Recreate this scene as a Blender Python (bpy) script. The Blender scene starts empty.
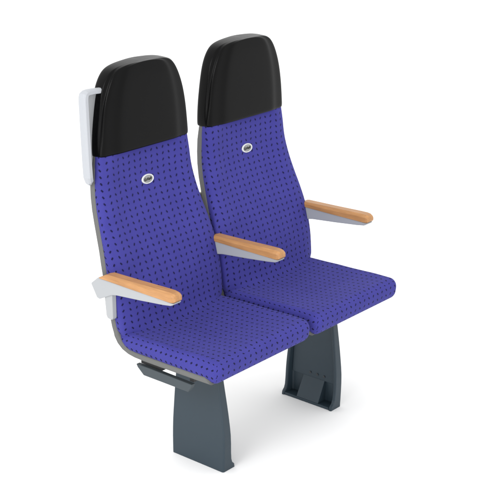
import bpy, bmesh, math
from mathutils import Vector, Matrix

scene = bpy.context.scene
col = scene.collection
PITCH = 0.48                       # distance between the two seats
ORIGIN = Vector((0.24, 0.23, 0.0))  # base of the double seat

# ------------------------------------------------------------------ helpers
def lerp_table(t, z):
    if z <= t[0][0]: return t[0][1]
    for (a, fa), (b, fb) in zip(t, t[1:]):
        if z <= b:
            return fa + (fb - fa) * (z - a) / (b - a)
    return t[-1][1]

def smooth_table(t, z):
    """Catmull-Rom through the table"""
    n = len(t)
    if z <= t[0][0]: return t[0][1]
    if z >= t[-1][0]: return t[-1][1]
    for i in range(n - 1):
        if z <= t[i + 1][0]:
            x0, y0 = t[i]; x1, y1 = t[i + 1]
            h = x1 - x0; s = (z - x0) / h
            m0 = (y1 - t[max(i - 1, 0)][1]) / (x1 - t[max(i - 1, 0)][0])
            m1 = (t[min(i + 2, n - 1)][1] - y0) / (t[min(i + 2, n - 1)][0] - x0)
            return ((2*s**3 - 3*s*s + 1) * y0 + (s**3 - 2*s*s + s) * h * m0
                    + (-2*s**3 + 3*s*s) * y1 + (s**3 - s*s) * h * m1)

def link(name, bm, mat, parent=None, smooth=True, bevel=0, subsurf=0, loc=None, segs=3):
    me = bpy.data.meshes.new(name)
    bmesh.ops.recalc_face_normals(bm, faces=bm.faces[:])
    bm.to_mesh(me); bm.free()
    if smooth:
        for p in me.polygons: p.use_smooth = True
    o = bpy.data.objects.new(name, me)
    col.objects.link(o)
    me.materials.append(mat)
    if bevel:
        m = o.modifiers.new('bevel', 'BEVEL'); m.width = bevel; m.segments = segs
        m.limit_method = 'ANGLE'; m.angle_limit = math.radians(28); m.harden_normals = True
    if subsurf:
        m = o.modifiers.new('subsurf', 'SUBSURF'); m.levels = subsurf; m.render_levels = subsurf
    if parent is not None: o.parent = parent
    if loc is not None: o.location = loc
    return o

def tag(o, label=None, cat=None, group=None, kind=None):
    if label: o['label'] = label
    if cat: o['category'] = cat
    if group: o['group'] = group
    if kind: o['kind'] = kind

def dup(o, parent, offset):
    """copy of a part with copies of its sub-parts"""
    c = o.copy(); col.objects.link(c); c.parent = parent
    c.location = o.location + Vector(offset)
    for ch in list(o.children):
        d = ch.copy(); col.objects.link(d); d.parent = c
    return c

def grid(bm, rows, close_u=False, cap=False, uvs=None):
    """rows of points -> quads; returns vertex rows"""
    V = [[bm.verts.new(p) for p in r] for r in rows]
    n = len(rows[0])
    uvl = bm.loops.layers.uv.verify() if uvs else None
    for i in range(len(rows) - 1):
        for j in range(n if close_u else n - 1):
            k = (j + 1) % n
            f = bm.faces.new((V[i][j], V[i][k], V[i+1][k], V[i+1][j]))
            if uvs:
                kk = j + 1
                for l, uv in zip(f.loops, (uvs[i][j], uvs[i][kk], uvs[i+1][kk], uvs[i+1][j])):
                    l[uvl].uv = uv
    if cap:
        bm.faces.new(V[0]); bm.faces.new(V[-1])
    return V

def prism(bm, poly, axis_lo, axis_hi, to3d, taper=None):
    """closed polygon extruded along an axis"""
    a = [bm.verts.new(to3d(p, axis_lo)) for p in poly]
    b = [bm.verts.new(to3d(p, axis_hi)) for p in (taper or poly)]
    n = len(poly)
    bm.faces.new(a); bm.faces.new(b)
    for i in range(n):
        bm.faces.new((a[i], a[(i+1) % n], b[(i+1) % n], b[i]))
yz = lambda p, x: (x, p[0], p[1])

def box(bm, x0, x1, y0, y1, z0, z1):
    prism(bm, [(y0, z0), (y1, z0), (y1, z1), (y0, z1)], x0, x1, yz)

# ---------------------------------------------------------------- materials
def new_mat(name):
    m = bpy.data.materials.new(name); m.use_nodes = True
    nt = m.node_tree; b = nt.nodes['Principled BSDF']
    return m, nt, b

def mth(nt, op, a, b=None, c=None):
    n = nt.nodes.new('ShaderNodeMath'); n.operation = op
    for i, v in enumerate((a, b, c)):
        if v is None: continue
        if isinstance(v, (int, float)): n.inputs[i].default_value = v
        else: nt.links.new(v, n.inputs[i])
    return n.outputs[0]

def mix(nt, fac, a, b):
    n = nt.nodes.new('ShaderNodeMix'); n.data_type = 'RGBA'
    for i, v in ((0, fac), (6, a), (7, b)):
        if isinstance(v, (int, float)): n.inputs[i].default_value = v
        elif isinstance(v, tuple): n.inputs[i].default_value = v
        else: nt.links.new(v, n.inputs[i])
    return n.outputs[2]

def noise(nt, vec, scale, detail=3, rough=0.5):
    n = nt.nodes.new('ShaderNodeTexNoise')
    n.inputs['Scale'].default_value = scale; n.inputs['Detail'].default_value = detail
    n.inputs['Roughness'].default_value = rough
    if vec is not None: nt.links.new(vec, n.inputs['Vector'])
    return n.outputs['Fac']

def bump(nt, b, h, strength, dist):
    n = nt.nodes.new('ShaderNodeBump'); n.inputs['Strength'].default_value = strength
    n.inputs['Distance'].default_value = dist
    nt.links.new(h, n.inputs['Height']); nt.links.new(n.outputs[0], b.inputs['Normal'])

def simple_mat(name, rgb, rough, spec=0.5, tex=220, var=0.06, bs=0.08, bd=0.0006):
    m, nt, b = new_mat(name)
    tc = nt.nodes.new('ShaderNodeTexCoord').outputs['Object']
    f = noise(nt, tc, tex, 2)
    g = noise(nt, tc, 9, 3)
    h = mth(nt, 'ADD', mth(nt, 'MULTIPLY', f, .5), mth(nt, 'MULTIPLY', g, .5))
    lo = tuple(c * (1 - var) for c in rgb) + (1,); hi = tuple(min(1, c * (1 + var)) for c in rgb) + (1,)
    nt.links.new(mix(nt, h, lo, hi), b.inputs['Base Color'])
    nt.links.new(mth(nt, 'MULTIPLY_ADD', g, .12, rough - .06), b.inputs['Roughness'])
    b.inputs['Specular IOR Level'].default_value = spec
    bump(nt, b, f, bs, bd)
    return m

def fabric_mat():
    m, nt, b = new_mat('violet_fabric')
    uv = nt.nodes.new('ShaderNodeUVMap').outputs[0]
    sep = nt.nodes.new('ShaderNodeSeparateXYZ'); nt.links.new(uv, sep.inputs[0])
    u, v = sep.outputs[0], sep.outputs[1]
    A, B = 0.0250, 0.0205
    uu = mth(nt, 'DIVIDE', u, A); vv = mth(nt, 'DIVIDE', v, B)
    ci = mth(nt, 'FLOOR', uu); ri = mth(nt, 'FLOOR', vv)
    comb = nt.nodes.new('ShaderNodeCombineXYZ'); nt.links.new(ci, comb.inputs[0]); nt.links.new(ri, comb.inputs[1])
    wn = nt.nodes.new('ShaderNodeTexWhiteNoise'); wn.noise_dimensions = '2D'; nt.links.new(comb.outputs[0], wn.inputs['Vector'])
    jit = mth(nt, 'SUBTRACT', wn.outputs['Value'], .5)
    par = mth(nt, 'FLOORED_MODULO', ci, 2.0)
    s = mth(nt, 'MULTIPLY_ADD', par, 2.0, -1.0)
    du = mth(nt, 'MULTIPLY', mth(nt, 'SUBTRACT', mth(nt, 'FRACT', uu), .5), A)
    dv = mth(nt, 'MULTIPLY', mth(nt, 'SUBTRACT', mth(nt, 'FRACT', vv), .5), B)
    th = mth(nt, 'MULTIPLY', s, mth(nt, 'MULTIPLY_ADD', jit, .25, .62))
    sn, cs = mth(nt, 'SINE', th), mth(nt, 'COSINE', th)
    al = mth(nt, 'ADD', mth(nt, 'MULTIPLY', du, sn), mth(nt, 'MULTIPLY', dv, cs))
    ac = mth(nt, 'SUBTRACT', mth(nt, 'MULTIPLY', du, cs), mth(nt, 'MULTIPLY', dv, sn))
    def soft(x, half, edge):
        n = nt.nodes.new('ShaderNodeMapRange'); n.interpolation_type = 'SMOOTHSTEP'
        nt.links.new(mth(nt, 'ABSOLUTE', x), n.inputs[0])
        n.inputs[1].default_value = half - edge; n.inputs[2].default_value = half + edge
        n.inputs[3].default_value = 1; n.inputs[4].default_value = 0
        return n.outputs[0]
    mask = mth(nt, 'MULTIPLY', soft(al, DASH_L, .0009), soft(ac, DASH_W, .0007))
    # woven twill: two crossed sets of fine diagonal threads
    d1 = mth(nt, 'SINE', mth(nt, 'MULTIPLY', mth(nt, 'ADD', u, v), 2 * math.pi / .0042))
    d2 = mth(nt, 'SINE', mth(nt, 'MULTIPLY', mth(nt, 'SUBTRACT', u, v), 2 * math.pi / .0064))
    weave = mth(nt, 'MULTIPLY_ADD', mth(nt, 'ADD', d1, mth(nt, 'MULTIPLY', d2, .5)), .33, .5)
    big = noise(nt, uv, 14, 3)
    fz = noise(nt, uv, 420, 2, .7)
    t = mth(nt, 'ADD', mth(nt, 'MULTIPLY', weave, .55), mth(nt, 'ADD', mth(nt, 'MULTIPLY', fz, .3), mth(nt, 'MULTIPLY', big, .15)))
    t = mth(nt, 'MULTIPLY_ADD', t, 1.25, -.125)
    base = mix(nt, t, FAB_LO, FAB_HI)
    c = mix(nt, mth(nt, 'MULTIPLY', mask, .93), base, (0.004, 0.0036, 0.022, 1))
    nt.links.new(c, b.inputs['Base Color'])
    b.inputs['Roughness'].default_value = .85
    b.inputs['Specular IOR Level'].default_value = .15
    b.inputs['Sheen Weight'].default_value = .06; b.inputs['Sheen Roughness'].default_value = .5
    b.inputs['Sheen Tint'].default_value = (.6, .6, 1, 1)
    bump(nt, b, mth(nt, 'SUBTRACT', weave, mth(nt, 'MULTIPLY', mask, .5)), .25, .0006)
    return m

DASH_L, DASH_W = 0.0044, 0.0026
FAB_LO, FAB_HI = (0.014, 0.0135, 0.115, 1), (0.071, 0.067, 0.352, 1)
fabric = fabric_mat()

def leather_mat():
    m, nt, b = new_mat('black_leather')
    tc = nt.nodes.new('ShaderNodeTexCoord').outputs['Object']
    vo = nt.nodes.new('ShaderNodeTexVoronoi'); vo.inputs['Scale'].default_value = 420
    nt.links.new(tc, vo.inputs['Vector'])
    g = noise(nt, tc, 18, 3)
    nt.links.new(mix(nt, g, (.0007, .0007, .0008, 1), (.0015, .0015, .0016, 1)), b.inputs['Base Color'])
    nt.links.new(mth(nt, 'MULTIPLY_ADD', g, .12, .25), b.inputs['Roughness'])
    b.inputs['IOR'].default_value = 1.21
    bump(nt, b, vo.outputs['Distance'], .12, .0006)
    return m
leather = leather_mat()

def wood_mat():
    m, nt, b = new_mat('beech_wood')
    tc = nt.nodes.new('ShaderNodeTexCoord').outputs['Object']
    mp = nt.nodes.new('ShaderNodeMapping'); mp.inputs['Scale'].default_value = (1, .07, 1)
    nt.links.new(tc, mp.inputs[0])
    g1 = noise(nt, mp.outputs[0], 190, 4, .6)
    mp2 = nt.nodes.new('ShaderNodeMapping'); mp2.inputs['Scale'].default_value = (1, .22, 1)
    nt.links.new(tc, mp2.inputs[0])
    g2 = noise(nt, mp2.outputs[0], 60, 3)
    pores = nt.nodes.new('ShaderNodeMapRange'); nt.links.new(noise(nt, mp.outputs[0], 480, 2), pores.inputs[0])
    pores.inputs[1].default_value = .62; pores.inputs[2].default_value = .75
    base = mix(nt, mth(nt, 'ADD', mth(nt, 'MULTIPLY', g1, .5), mth(nt, 'MULTIPLY', g2, .5)),
               (.20, .085, .026, 1), (.62, .325, .130, 1))
    nt.links.new(mix(nt, mth(nt, 'MULTIPLY', pores.outputs[0], .35), base, (.28, .11, .04, 1)), b.inputs['Base Color'])
    b.inputs['Roughness'].default_value = .42; b.inputs['Specular IOR Level'].default_value = .35
    bump(nt, b, g1, .1, .0004)
    return m
wood = wood_mat()
shell_grey = simple_mat('shell_grey_plastic', (.118, .119, .116), .5, .22)
pale_plastic = simple_mat('pale_grey_plastic', (.385, .40, .425), .42, .4, var=.02)
arm_plastic = simple_mat('armrest_plastic', (.335, .347, .36), .42, .4, var=.02)
light_grey = simple_mat('light_grey_plastic', (.34, .35, .36), .45, .4, var=.03)
dark_paint = simple_mat('slate_grey_paint', (.023, .038, .051), .44, .33, tex=500, bs=.15)
lever_grey = simple_mat('lever_grey_paint', (.050, .062, .070), .5, .25)
black_metal = simple_mat('black_metal', (.012, .012, .013), .5, .4)
steel_dark = simple_mat('bolt_steel', (.02, .024, .028), .4, .5)
beam_metal = simple_mat('beam_metal', (.05, .055, .06), .5, .4)
bracket_beige = simple_mat('bracket_beige', (.36, .36, .32), .5, .35)

def floor_mat():
    m, nt, b = new_mat('white_studio_floor')
    tc = nt.nodes.new('ShaderNodeTexCoord').outputs['Object']
    nt.links.new(mix(nt, noise(nt, tc, 3, 3), (.935, .935, .935, 1), (.945, .945, .945, 1)), b.inputs['Base Color'])
    b.inputs['Roughness'].default_value = 1; b.inputs['Specular IOR Level'].default_value = 0
    return m

# ------------------------------------------------------------------- setting
bm = bmesh.new()
bm_v = [bm.verts.new(p) for p in ((-60, -60, 0), (60, -60, 0), (60, 60, 0), (-60, 60, 0))]
bm.faces.new(bm_v)
floor = link('floor', bm, floor_mat(), smooth=False)
tag(floor, 'plain white studio floor under the double seat', 'floor', kind='structure')

# -------------------------------------------------------------- double seat
root = bpy.data.objects.new('double_seat', None); col.objects.link(root)
root.location = ORIGIN; root.empty_display_size = .2
tag(root, 'twin train seat in violet dashed fabric with black headrests and wooden armrests on white floor', 'train seat')
AT = -ORIGIN        # parts are modelled in world coordinates

# tables along the height of the back: half width, pad/shell seam, front of the pad
W_ = [(.40, .226), (.42, .228), (.45, .231), (.48, .234), (.55, .237), (.64, .236), (.70, .229), (.76, .221), (.82, .213), (.88, .206), (.95, .199), (1.0, .192), (1.06, .186)]
YI = [(.40, .380), (.42, .388), (.45, .400), (.48, .406), (.55, .416), (.64, .436), (.70, .453), (.76, .474), (.82, .494), (.88, .506), (.95, .509), (1.0, .509), (1.06, .509)]
YC = [(.40, .366), (.42, .368), (.48, .374), (.55, .383), (.64, .404), (.70, .423), (.76, .446), (.82, .465), (.88, .478), (.95, .483), (.985, .485), (1.0, .487), (1.06, .489)]
DISH = [(.40, -.004), (.50, -.012), (.58, -.012), (.66, -.004), (.74, .004), (.84, .008), (.95, .007), (1.06, .004)]

# --- backrest pad
def backrest_bm():
    bm = bmesh.new(); rows = []; uvs = []
    N = 56
    vlen = 0; prev = None
    for i in range(N + 1):
        z = .405 + (1.03 - .405) * i / N
        w, yi, yc, d = (smooth_table(t, z) for t in (W_, YI, YC, DISH))
        RX = .021 + .008 * max(0, min(1, (z - .93) / .05))
        w = w - .0085 * max(0, min(1, (.462 - z) / .02))
        yt = yc + (yi - yc) * .50          # where the side turns into the corner
        half = []
        M = 14
        for k in range(M + 1):             # centre to start of the corner
            s = k / M; x = (w - RX) * s
            half.append((x, yc - .030 * math.exp(-max(0, z - .440) / .020) * (1 - s ** 4) + d * (1 - s * s) ** 1.3 - .0045 * math.exp(-((s - .86) / .13) ** 2)))
        for k in range(1, 9):
            a = k / 8 * math.pi / 2
            half.append((w - RX + RX * math.sin(a), yt - (yt - yc) * math.cos(a)))
        half.append((w, yi)); half.append((w - .004, yi + .006))
        pts = [(-x, y) for x, y in reversed(half[1:])] + half
        L = 0; us = []; 
        for a, b_ in zip(half, half[1:]): us.append(L); L += math.dist(a, b_)
        us.append(L)
        uu = [-q for q in reversed(us[1:])] + us
        cur = Vector((0, yc - .030 * math.exp(-max(0, z - .440) / .020), z))
        if prev is not None: vlen += (cur - prev).length
        prev = cur
        rows.append([(x, y, z) for x, y in pts]); uvs.append([(q + 10.0125, vlen) for q in uu])
    grid(bm, rows, uvs=uvs)
    return bm
backrest = link('backrest', backrest_bm(), fabric, root, loc=AT)

# --- headrest cover
HW = [(.984, .1875, .984, .1965), (1.0, .188, 1.0, .1975), (1.05, .1855, 1.05, .1945), (1.1, .1785, 1.1, .1865), (1.14, .1695, 1.14, .179), (1.17, .159, 1.17, .1715),
      (1.194, .148, 1.194, .162), (1.212, .1375, 1.2135, .150), (1.228, .125, 1.2295, .1355), (1.238, .110, 1.240, .116), (1.2445, .083, 1.2465, .082), (1.2475, .042, 1.2492, .038), (1.248, .005, 1.2497, .005)]
def headrest_bm():
    bm = bmesh.new(); rows = []
    for zf, wf, zb, wb in HW:
        t = max(0, (zf - 1.20) / .053); t2 = t * t
        f0 = .4725 + .006 * t2
        f1 = .4835 + .005 * t2
        gr = 1.004 + .030 * max(0, min(1, (1.03 - zf) / .03))
        s0, s1, bk = .4985, .530, .544 - .004 * t2
        half = [(0, f0, zf), (wf * .30, f0 + .0001, zf), (wf * .58, f0 + .0003, zf), (wf * .68, f0 + .0012, zf), (wf * .77, f0 + .0052, zf), (wf * .88, f0 + .0074, zf), (wf * .965, f1 - .0022, zf), (wf * .995, f1 + .0004, zf),
                (wf * gr, f1 + .0050, zf), (wf * gr, f1 + .0090, zf * .8 + zb * .2), (wf * .15 + wb * .85, s0 - .0015, zf * .7 + zb * .3), (wb * .994, s0 + .003, zf * .6 + zb * .4), (wb, s0 + .012, zf * .4 + zb * .6), (wb, s1 - .006, zb),
                (wb * .985, s1 + .005, zb), (wb * .93, bk - .003, zb), (wb * .6, bk + .001, zb), (0, bk + .002, zb)]
        pts = half + [(-x, y, z) for x, y, z in reversed(half[1:-1])]
        rows.append(pts)
    # rounded lower lip turning in
    low = [(x * .988, .512 + (y - .512) * .90, .9812) for x, y, z in rows[0]]
    low2 = [(x * .94, .512 + (y - .512) * .5, .984) for x, y, z in rows[0]]
    rows = [low2, low] + rows
    grid(bm, rows, close_u=True, cap=True)
    return bm
headrest = link('headrest', headrest_bm(), leather, backrest, subsurf=2)

# --- badge
def badge():
    zc, dz, dx = .875, .0150, .0262
    def yb(z): return smooth_table(YC, z) + smooth_table(DISH, z)
    tilt = (yb(zc + .02) - yb(zc - .02)) / .04
    def ell(k, off, n=40):
        out = []
        for i in range(n):
            a = 2 * math.pi * i / n
            x, z = dx * k * math.cos(a), dz * k * math.sin(a)
            out.append((x, yb(zc) + tilt * z - off, zc + z))
        return out
    b_ = bmesh.new()
    grid(b_, [ell(1, -.002), ell(1, .0025), ell(.96, .0038), ell(.86, .0040), ell(.80, .0030)], close_u=True, cap=True)
    ob = link('badge', b_, badge_white, backrest)
    b2 = bmesh.new()
    # inner field: a silver plate with dark slanted strokes of lettering
    grid(b2, [ell(.79, .0026), ell(.79, .0034), ell(.77, .0036)], close_u=True, cap=True)
    link('badge_plate', b2, badge_silver, backrest)
    b3 = bmesh.new()
    def stroke(x0, z0, x1, z1, wd):
        d = Vector((x1 - x0, 0, z1 - z0)).normalized(); n = Vector((-d.z, 0, d.x)) * wd / 2
        pts = [Vector((x0, 0, z0)) + n, Vector((x0, 0, z0)) - n, Vector((x1, 0, z1)) - n, Vector((x1, 0, z1)) + n]
        lo = []; hi = []
        for p in pts:
            base = yb(zc) + tilt * p.z
            lo.append(b3.verts.new((p.x, base - .0024, zc + p.z))); hi.append(b3.verts.new((p.x, base - .0046, zc + p.z)))
        b3.faces.new(hi); b3.faces.new(lo)
        for i in range(4): b3.faces.new((lo[i], lo[(i+1) % 4], hi[(i+1) % 4], hi[i]))
    m = .001
    S = [(-15, 3, -17, -2.5, 2.6), (-16.5, -3.2, -11, -4.2, 2.2), (-14.5, 4.2, -9.5, 4.6, 1.8), (-11.2, -4, -10.2, 0, 1.8), (-12.8, .2, -9.8, .4, 1.6),
         (-7.2, -4, -5.2, 2.2, 2.2), (-5.4, 2.2, -2.6, 2.4, 1.8), (-2.2, -3.8, .2, 5.2, 2.2), (2.2, -3.6, 3.6, 1.6, 2.2), (3.4, 2, 6.6, 2.2, 1.7), (6.4, 2, 5.2, -3.6, 2.0), (3, -3.9, 6, -3.9, 1.6),
         (9.2, -3.6, 12.2, 5.4, 2.4), (12.6, -3.6, 14.2, 2.2, 2.2), (14.2, 2.4, 16.6, 2.5, 1.7)]
    for a, b_z, c_, d_, wd in S: stroke(a * m, b_z * m, c_ * m, d_ * m, wd * m)
    link('badge_lettering', b3, black_metal, backrest, smooth=False)
badge_white = simple_mat('badge_white_enamel', (.66, .67, .66), .3, .5, var=.01)
badge_silver = simple_mat('badge_silver', (.24, .245, .24), .3, .5, var=.02)
badge()

# --- seat shell: back panel running down round the corner into the seat pan
PATH = [(1.0, None)]
def shell_bm():
    bm = bmesh.new()
    path = []                                # outer (y, z), inner (y, z), half width
    for z in [1.02, .985, .975, .94, .9, .86, .82, .78, .74, .70, .66, .62, .58, .54, .50, .47, .45]:
        yi = smooth_table(YI, z); w = smooth_table(W_, z) - .004 * max(0, min(1, (z - .96) / .02))
        path.append(((yi + .021, z - .001), (yi - .001, z), w))
    lower = [((.4195, .436), (.400, .444), .2295), ((.408, .414), (.390, .426), .2275), ((.388, .398), (.377, .413), .2265), ((.363, .3885), (.358, .4055), .226),
             ((.338, .3845), (.336, .4035), .226), ((.30, .3835), (.30, .4030), .226), ((.2, .384), (.2, .4035), .226), ((.1, .385), (.1, .4045), .226), ((.026, .386), (.049, .4060), .226)]
    path += lower
    rows = []
    for (oy, oz), (iy, iz), w in path:
        o = Vector((0, oy, oz)); i_ = Vector((0, iy, iz)); n = (o - i_)
        r = [i_ + Vector((-w * .9, 0, 0)), i_ + Vector((-w - .0005, 0, 0)), i_ + n * .25 + Vector((-w - .0022, 0, 0)), i_ + n * .8 + Vector((-w - .0022, 0, 0)),
             i_ + n * 1.0 + Vector((-w + .003, 0, 0))]
        bulge = [(.85, 1.25), (.5, 1.7), (0, 1.85)]
        if oz < .40: bulge = [(.85, 1.0), (.5, 1.0), (0, 1.0)]
        for s, k in bulge: r.append(i_ + n * k + Vector((-w * s, 0, 0)))
        full = r + [Vector((-p.x, p.y, p.z)) for p in reversed(r[:-1])]
        rows.append(full)
    grid(bm, rows, close_u=True, cap=True)
    return bm
shell = link('seat_shell', shell_bm(), shell_grey, root, loc=AT)

# --- cushion: rounded box with the cloth unrolled over it
def cushion_bm():
    bm = bmesh.new(); uvl = bm.loops.layers.uv.verify()
    cx, hy0, hy1, z0, z1, w = 0, 0.0, .405, .3845, .4585, .2245
    hy1 = .425; w = .2262
    c = Vector((0, (hy0 + hy1) / 2, (z0 + z1) / 2)); h = Vector((w, (hy1 - hy0) / 2, (z1 - z0) / 2))
    r = Vector((.026, .028, .028))
    def samples(half, rad, n):
        a = [-half + rad * (k / 8) for k in range(8)]
        m = [-(half - rad) + 2 * (half - rad) * k / n for k in range(n + 1)]
        b_ = [half - rad + rad * ((k + 1) / 8) for k in range(8)]
        return a + m + b_
    X = samples(h.x, r.x, 40); Y = samples(h.y, r.y, 36); Z = samples(h.z, r.z, 4)
    def shape(q):
        core = Vector((max(-(h[i] - r[i]), min(h[i] - r[i], q[i])) for i in range(3)))
        d = q - core
        e = Vector((d[i] / r[i] for i in range(3)))
        if e.length > 1e-6:
            # cube-shell offset -> ellipsoid
            e = e.normalized() * max(abs(e.x), abs(e.y), abs(e.z))
        p = core + Vector((e[i] * r[i] for i in range(3)))
        p = p + c
        # dish of the sitting surface, a roll at the sides and the front
        sx = min(1, abs(p.x) / w); top = max(0, (p.z - .42) / (z1 - .42))
        if top > 0:
            fy = max(0, min(1, (p.y - .03) / .10)); bk = max(0, min(1, (.40 - p.y) / .1))
            p.z += top * (-.013 * (1 - sx ** 3) * fy * bk - .006 * max(0, (p.y - .25) / .15) + .003 * math.exp(-((p.y - .10) / .07) ** 2))
        if p.z < .4035 and p.y > .03:
            k = min(1, (p.y - .03) / .025)
            p.z = p.z * (1 - k) + max(p.z, .4035) * k
        # the back end follows the inside of the shell
        lim = lerp_table([(.40, .352), (.4055, .357), (.413, .376), (.426, .389), (.444, .399), (.46, .403)], p.z)
        if p.y > lim: p.y = lim
        # front face leans a little
        if p.y < .06:
            p.y += .006 * max(0, min(1, (.425 - p.z) / .04)) * (1 - p.y / .06)
        return p
    cache = {}
    def vert(q):
        key = (round(q.x, 5), round(q.y, 5), round(q.z, 5))
        if key not in cache: cache[key] = bm.verts.new(shape(q))
        return cache[key]
    def face(A, Bs, f3, fuv):
        for i in range(len(A) - 1):
            for j in range(len(Bs) - 1):
                qs = [(A[i], Bs[j]), (A[i+1], Bs[j]), (A[i+1], Bs[j+1]), (A[i], Bs[j+1])]
                vs = [vert(f3(*q)) for q in qs]
                if len(set(vs)) < 4: continue
                f = bm.faces.new(vs)
                for l, q in zip(f.loops, qs): l[uvl].uv = fuv(*q)
    k = 1.0     # corners are shorter than the unrolled box
    face(X, Y, lambda x, y: Vector((x, y, h.z)), lambda x, y: (10.0125 + x, 5 + y))
    face(X, Y, lambda x, y: Vector((x, y, -h.z)), lambda x, y: (10.0125 + x, 5 + y))
    face(X, Z, lambda x, z: Vector((x, -h.y, z)), lambda x, z: (10.0125 + x, 5 - h.y - (h.z - z) * k))
    face(X, Z, lambda x, z: Vector((x, h.y, z)), lambda x, z: (10.0125 + x, 5 + h.y + (h.z - z) * k))
    face(Y, Z, lambda y, z: Vector((-h.x, y, z)), lambda y, z: (10.0125 - h.x - (h.z - z) * k, 5 + y))
    face(Y, Z, lambda y, z: Vector((h.x, y, z)), lambda y, z: (10.0125 + h.x + (h.z - z) * k, 5 + y))
    return bm
cushion = link('seat_cushion', cushion_bm(), fabric, root, loc=AT)

# second seat
for part in (backrest, shell, cushion):
    dup(part, root, (PITCH, 0, 0))

# --- armrests
AX0, AX1 = -.264, -.222
def armrest():
    bm = bmesh.new()
    side = [(.481, .604), (.457, .563), (.447, .560), (.392, .586), (.370, .5905), (.27, .5995), (.18, .6090), (.150, .6135), (.140, .6180), (.1365, .6235), (.18, .6258), (.26, .6270), (.36, .6285), (.444, .6295), (.452, .6275)]
    prism(bm, side, AX0 + .003, AX1 - .003, yz)
    a = link('armrest', bm, arm_plastic, root, smooth=False, bevel=.004, loc=AT)
    # wooden pad: a bar with big chamfers and a rounded nose
    bm = bmesh.new()
    rows = []
    xm = (AX0 + AX1) / 2
    for y, ws, zt, zb in [(.441, .0215, .6325, .6300), (.437, .0215, .635, .6300), (.418, .0215, .6450, .6295), (.408, .0215, .6470, .6295), (.30, .0215, .6495, .6272), (.18, .0215, .6528, .6256), (.156, .0213, .6530, .6252),
                          (.143, .0203, .6516, .6250), (.136, .0182, .6485, .6262), (.132, .0140, .6435, .6295), (.1305, .0095, .640, .633)]:
        ch = min(.0085, (zt - zb) * .4, ws * .5)
        sec = [(-ws, zb + .001), (-ws, zt - ch), (-ws + .0025, zt - ch * .55), (-ws + ch, zt), (ws - ch, zt), (ws - .0025, zt - ch * .55), (ws, zt - ch), (ws, zb + .001), (ws - .003, zb), (-ws + .003, zb)]
        rows.append([(xm + x, y, z) for x, z in sec])
    grid(bm, rows, close_u=True, cap=True)
    link('arm_pad', bm, wood, a, smooth=False, bevel=.0018, segs=2)
    return a
arm = armrest()
for k in (1, 2): dup(arm, root, (PITCH * k, 0, 0))
# pivot plate under the outermost armrest
bm = bmesh.new()
prism(bm, [(.432, .602), (.424, .512), (.419, .503), (.401, .501), (.396, .507), (.396, .602)], -.2555, -.2365, yz)
link('armrest_mount', bm, light_grey, arm, smooth=False, bevel=.003)

# --- grab handle on the outer side of the back
def handle():
    bm = bmesh.new()
    # path seen from the front: up the outside, then bending in to the headrest
    cl = [(-.214, .903), (-.2205, .909), (-.2255, .925), (-.2275, .97), (-.229, 1.03), (-.2305, 1.09), (-.2315, 1.155), (-.2312, 1.168), (-.2285, 1.1765), (-.222, 1.1815), (-.212, 1.1830), (-.190, 1.1825), (-.160, 1.1800)]
    rows = []
    for i, (x, z) in enumerate(cl):
        a = cl[max(i - 1, 0)]; b_ = cl[min(i + 1, len(cl) - 1)]
        t = Vector((b_[0] - a[0], 0, b_[1] - a[1])).normalized(); n = Vector((t.z, 0, -t.x))   # points inwards
        th = .0085 if i < 9 else .0075
        wy0, wy1 = (.498, .528)
        if i > 8: 
            k = (i - 8) / 4; wy0 = .498 + .004 * k; wy1 = .528 - .008 * k
        if i == 0: wy0, wy1 = .507, .520
        if i == 1: wy0, wy1 = .501, .5255
        P = Vector((x, 0, z))
        c_ = []
        for sx, y in ((-1, wy0 + .005), (-.4, wy0), (1, wy0), (1.2, wy0 + .004), (1.2, wy1 - .004), (1, wy1), (-.4, wy1), (-1, wy1 - .005)):
            p = P + n * th * sx; p.y = y; c_.append(p)
        rows.append(c_)
    grid(bm, rows, close_u=True, cap=True)
    h = link('grab_handle', bm, pale_plastic, root, smooth=False, loc=AT, bevel=.0022)
    # the recessed web that closes the handle against the back
    bm = bmesh.new()
    prism(bm, [(-.222, .93), (-.205, .905), (-.19, .93), (-.185, 1.0), (-.178, 1.10), (-.165, 1.15), (-.165, 1.175), (-.215, 1.175), (-.222, 1.16)], .5205, .527, lambda p, y: (p[0], y, p[1]))
    link('handle_web', bm, light_grey, h, smooth=False, bevel=.002)
    return h
handle()

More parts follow.
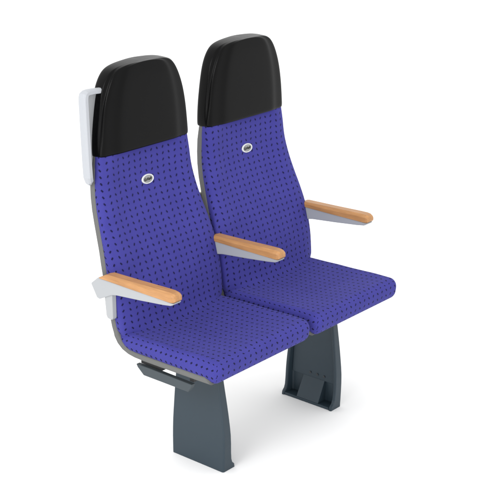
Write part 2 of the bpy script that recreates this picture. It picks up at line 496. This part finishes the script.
# --- pedestals
def pedestal(mirror):
    """outer face at x = -.069, hollow side facing the middle of the twin seat"""
    bm = bmesh.new()
    mx = (lambda x: PITCH - x) if mirror else (lambda x: x)
    X0 = -.069
    ZS = [0, .03, .06, .10, .15, .20, .25, .30, .384]
    yf = [(0, .1185), (.06, .1155), (.12, .1150), (.18, .1205), (.26, .131), (.384, .150)]
    yr = [(0, .3365), (.06, .3365), (.12, .334), (.18, .3285), (.26, .3205), (.384, .305)]
    th = [(0, .056), (.012, .054), (.022, .044), (.035, .039), (.06, .0365), (.12, .0350), (.2, .032), (.28, .0285), (.384, .026)]
    def P(x, y, z): return (mx(x), y, z)
    zz = [0, .012, .022, .035, .06, .09, .12, .15, .18, .21, .24, .27, .30, .34, .384]
    # front and rear flanges and the web as one C section lofted upwards
    rows = []
    for z in zz:
        a, b_, t = smooth_table(yf, z), smooth_table(yr, z), lerp_table(th, z)
        r = .0125; wth = .011
        if z == 0: pass
        sec = [(X0, a + .004), (X0 + .004, a), (X0 + t - .002, a), (X0 + t, a + .002), (X0 + t, a + r - .002), (X0 + t - .004, a + r), (X0 + wth + .004, a + r + .003), (X0 + wth, a + r + .008),
               (X0 + wth, b_ - r - .008), (X0 + wth + .004, b_ - r - .003), (X0 + t - .004, b_ - r), (X0 + t, b_ - r + .002), (X0 + t, b_ - .002), (X0 + t - .002, b_), (X0 + .004, b_), (X0, b_ - .004)]
        rows.append([P(x, y, z) for x, y in sec])
    grid(bm, rows, close_u=True, cap=True)
    # foot plate
    prism(bm, [(.1315, .0003), (.324, .0003), (.324, .010), (.1315, .010)], mx(X0 + .0105), mx(X0 + .0535), yz)
    # head plate bolted under the seat pan
    prism(bm, [(.110, .3765), (.345, .3765), (.345, .3838), (.110, .3838)], mx(X0 + .001), mx(X0 + .10), yz)
    # raised upper web panel
    prism(bm, [(.134, .084), (.318, .084), (.305, .30), (.300, .374), (.152, .374), (.146, .30)], mx(X0 + .0105), mx(X0 + .0185), yz)
    o = link('pedestal', bm, dark_paint, root, smooth=False, loc=AT)
    m = o.modifiers.new('bevel', 'BEVEL'); m.width = .0015; m.segments = 2; m.limit_method = 'ANGLE'; m.angle_limit = math.radians(35)
    # slanted foot cover in the hollow
    b2 = bmesh.new()
    lo = [(X0 + .011, .178, .0102), (X0 + .0535, .178, .0102), (X0 + .0535, .272, .0102), (X0 + .011, .272, .0102)]
    hi = [(X0 + .010, .176, .086), (X0 + .0190, .176, .086), (X0 + .0190, .268, .086), (X0 + .010, .268, .086)]
    L = [b2.verts.new(P(*p)) for p in lo]; H = [b2.verts.new(P(*p)) for p in hi]
    b2.faces.new(L); b2.faces.new(H)
    for i in range(4): b2.faces.new((L[i], L[(i+1) % 4], H[(i+1) % 4], H[i]))
    link('foot_cover', b2, dark_paint, o, smooth=False, bevel=.002)
    for y in (.178, .207, .238):
        b3 = bmesh.new()
        mat = Matrix.Translation((mx(X0 + .0190), y, .101)) @ Matrix.Rotation(math.pi / 2, 4, 'Y')
        bmesh.ops.create_cone(b3, cap_ends=True, segments=12, radius1=.0042, radius2=.0038, depth=.004, matrix=mat)
        link('bolt', b3, steel_dark, o, smooth=False)
    return o
pedestal(False); pedestal(True)

# --- cross beam under the pans, and the bracket that joins the two backs
bm = bmesh.new()
box(bm, -.05, .53, .215, .275, .335, .3762)
link('cross_beam', bm, beam_metal, root, smooth=False, bevel=.003, loc=AT)
bm = bmesh.new()
prism(bm, [(.512, .64), (.522, .64), (.526, .757), (.514, .757)], .205, .300, yz)
link('joining_bracket', bm, bracket_beige, root, smooth=False, bevel=.002, loc=AT)

# --- lever bar under the outer edge of the left pan
bm = bmesh.new()
prism(bm, [(.356, .3515), (.350, .342), (.325, .3215), (.140, .3215), (.128, .338), (.124, .3500), (.30, .3525)], -.202, -.186, yz)
lever = link('release_lever', bm, lever_grey, root, smooth=False, bevel=.0022, loc=AT)
for y0, y1 in ((.255, .345), (.126, .142)):
    bm = bmesh.new()
    box(bm, -.190, -.150, y0, y1, .3535, .3832)
    link('lever_arm', bm, black_metal, lever, smooth=False)

# ------------------------------------------------------------------- camera
az, el, f = 0.8716366, 0.3402513, 1340.2303
fw = Vector((math.sin(az) * math.cos(el), math.cos(az) * math.cos(el), -math.sin(el)))
r = Vector((math.cos(az), -math.sin(az), 0)); u = r.cross(fw)
cam = bpy.data.cameras.new('camera'); co = bpy.data.objects.new('camera', cam); col.objects.link(co)
co.matrix_world = Matrix(((r.x, u.x, -fw.x, -2.8650868), (r.y, u.y, -fw.y, -2.34194962), (r.z, u.z, -fw.z, 2.05945712), (0, 0, 0, 1)))
cam.sensor_width = 36; cam.lens = 36 * f / 500; cam.clip_end = 500; cam.clip_start = .05
scene.camera = co

# ----------------------------------------------------------------- lighting
w = bpy.data.worlds.new('World'); scene.world = w; w.use_nodes = True
bg = w.node_tree.nodes['Background']; bg.inputs[0].default_value = (1, 1, 1, 1); bg.inputs[1].default_value = 1.16
def area(name, loc, target, size, power, size_y=None):
    l = bpy.data.lights.new(name, 'AREA'); l.shape = 'RECTANGLE' if size_y else 'DISK'; l.size = size; l.energy = power
    if size_y: l.size_y = size_y
    o = bpy.data.objects.new(name, l); col.objects.link(o); o.location = loc
    o.rotation_euler = (Vector(target) - Vector(loc)).to_track_quat('-Z', 'Y').to_euler()
area('key_softbox', (-3.9, -.3, 3.1), (.1, .3, .7), 2.4, 80)
area('added_highlight_strip', (-1.95, -1.45, .40), (.1, .45, 1.05), .28, 10, 1.1)  # added strip lamp: puts highlights on the headrest ridges, lifts the front faces

scene.view_settings.view_transform = 'Standard'; scene.view_settings.look = 'None'
scene.view_settings.exposure = .22; scene.view_settings.gamma = 1
scene.cycles.use_denoising = True
scene.cycles.max_bounces = 8
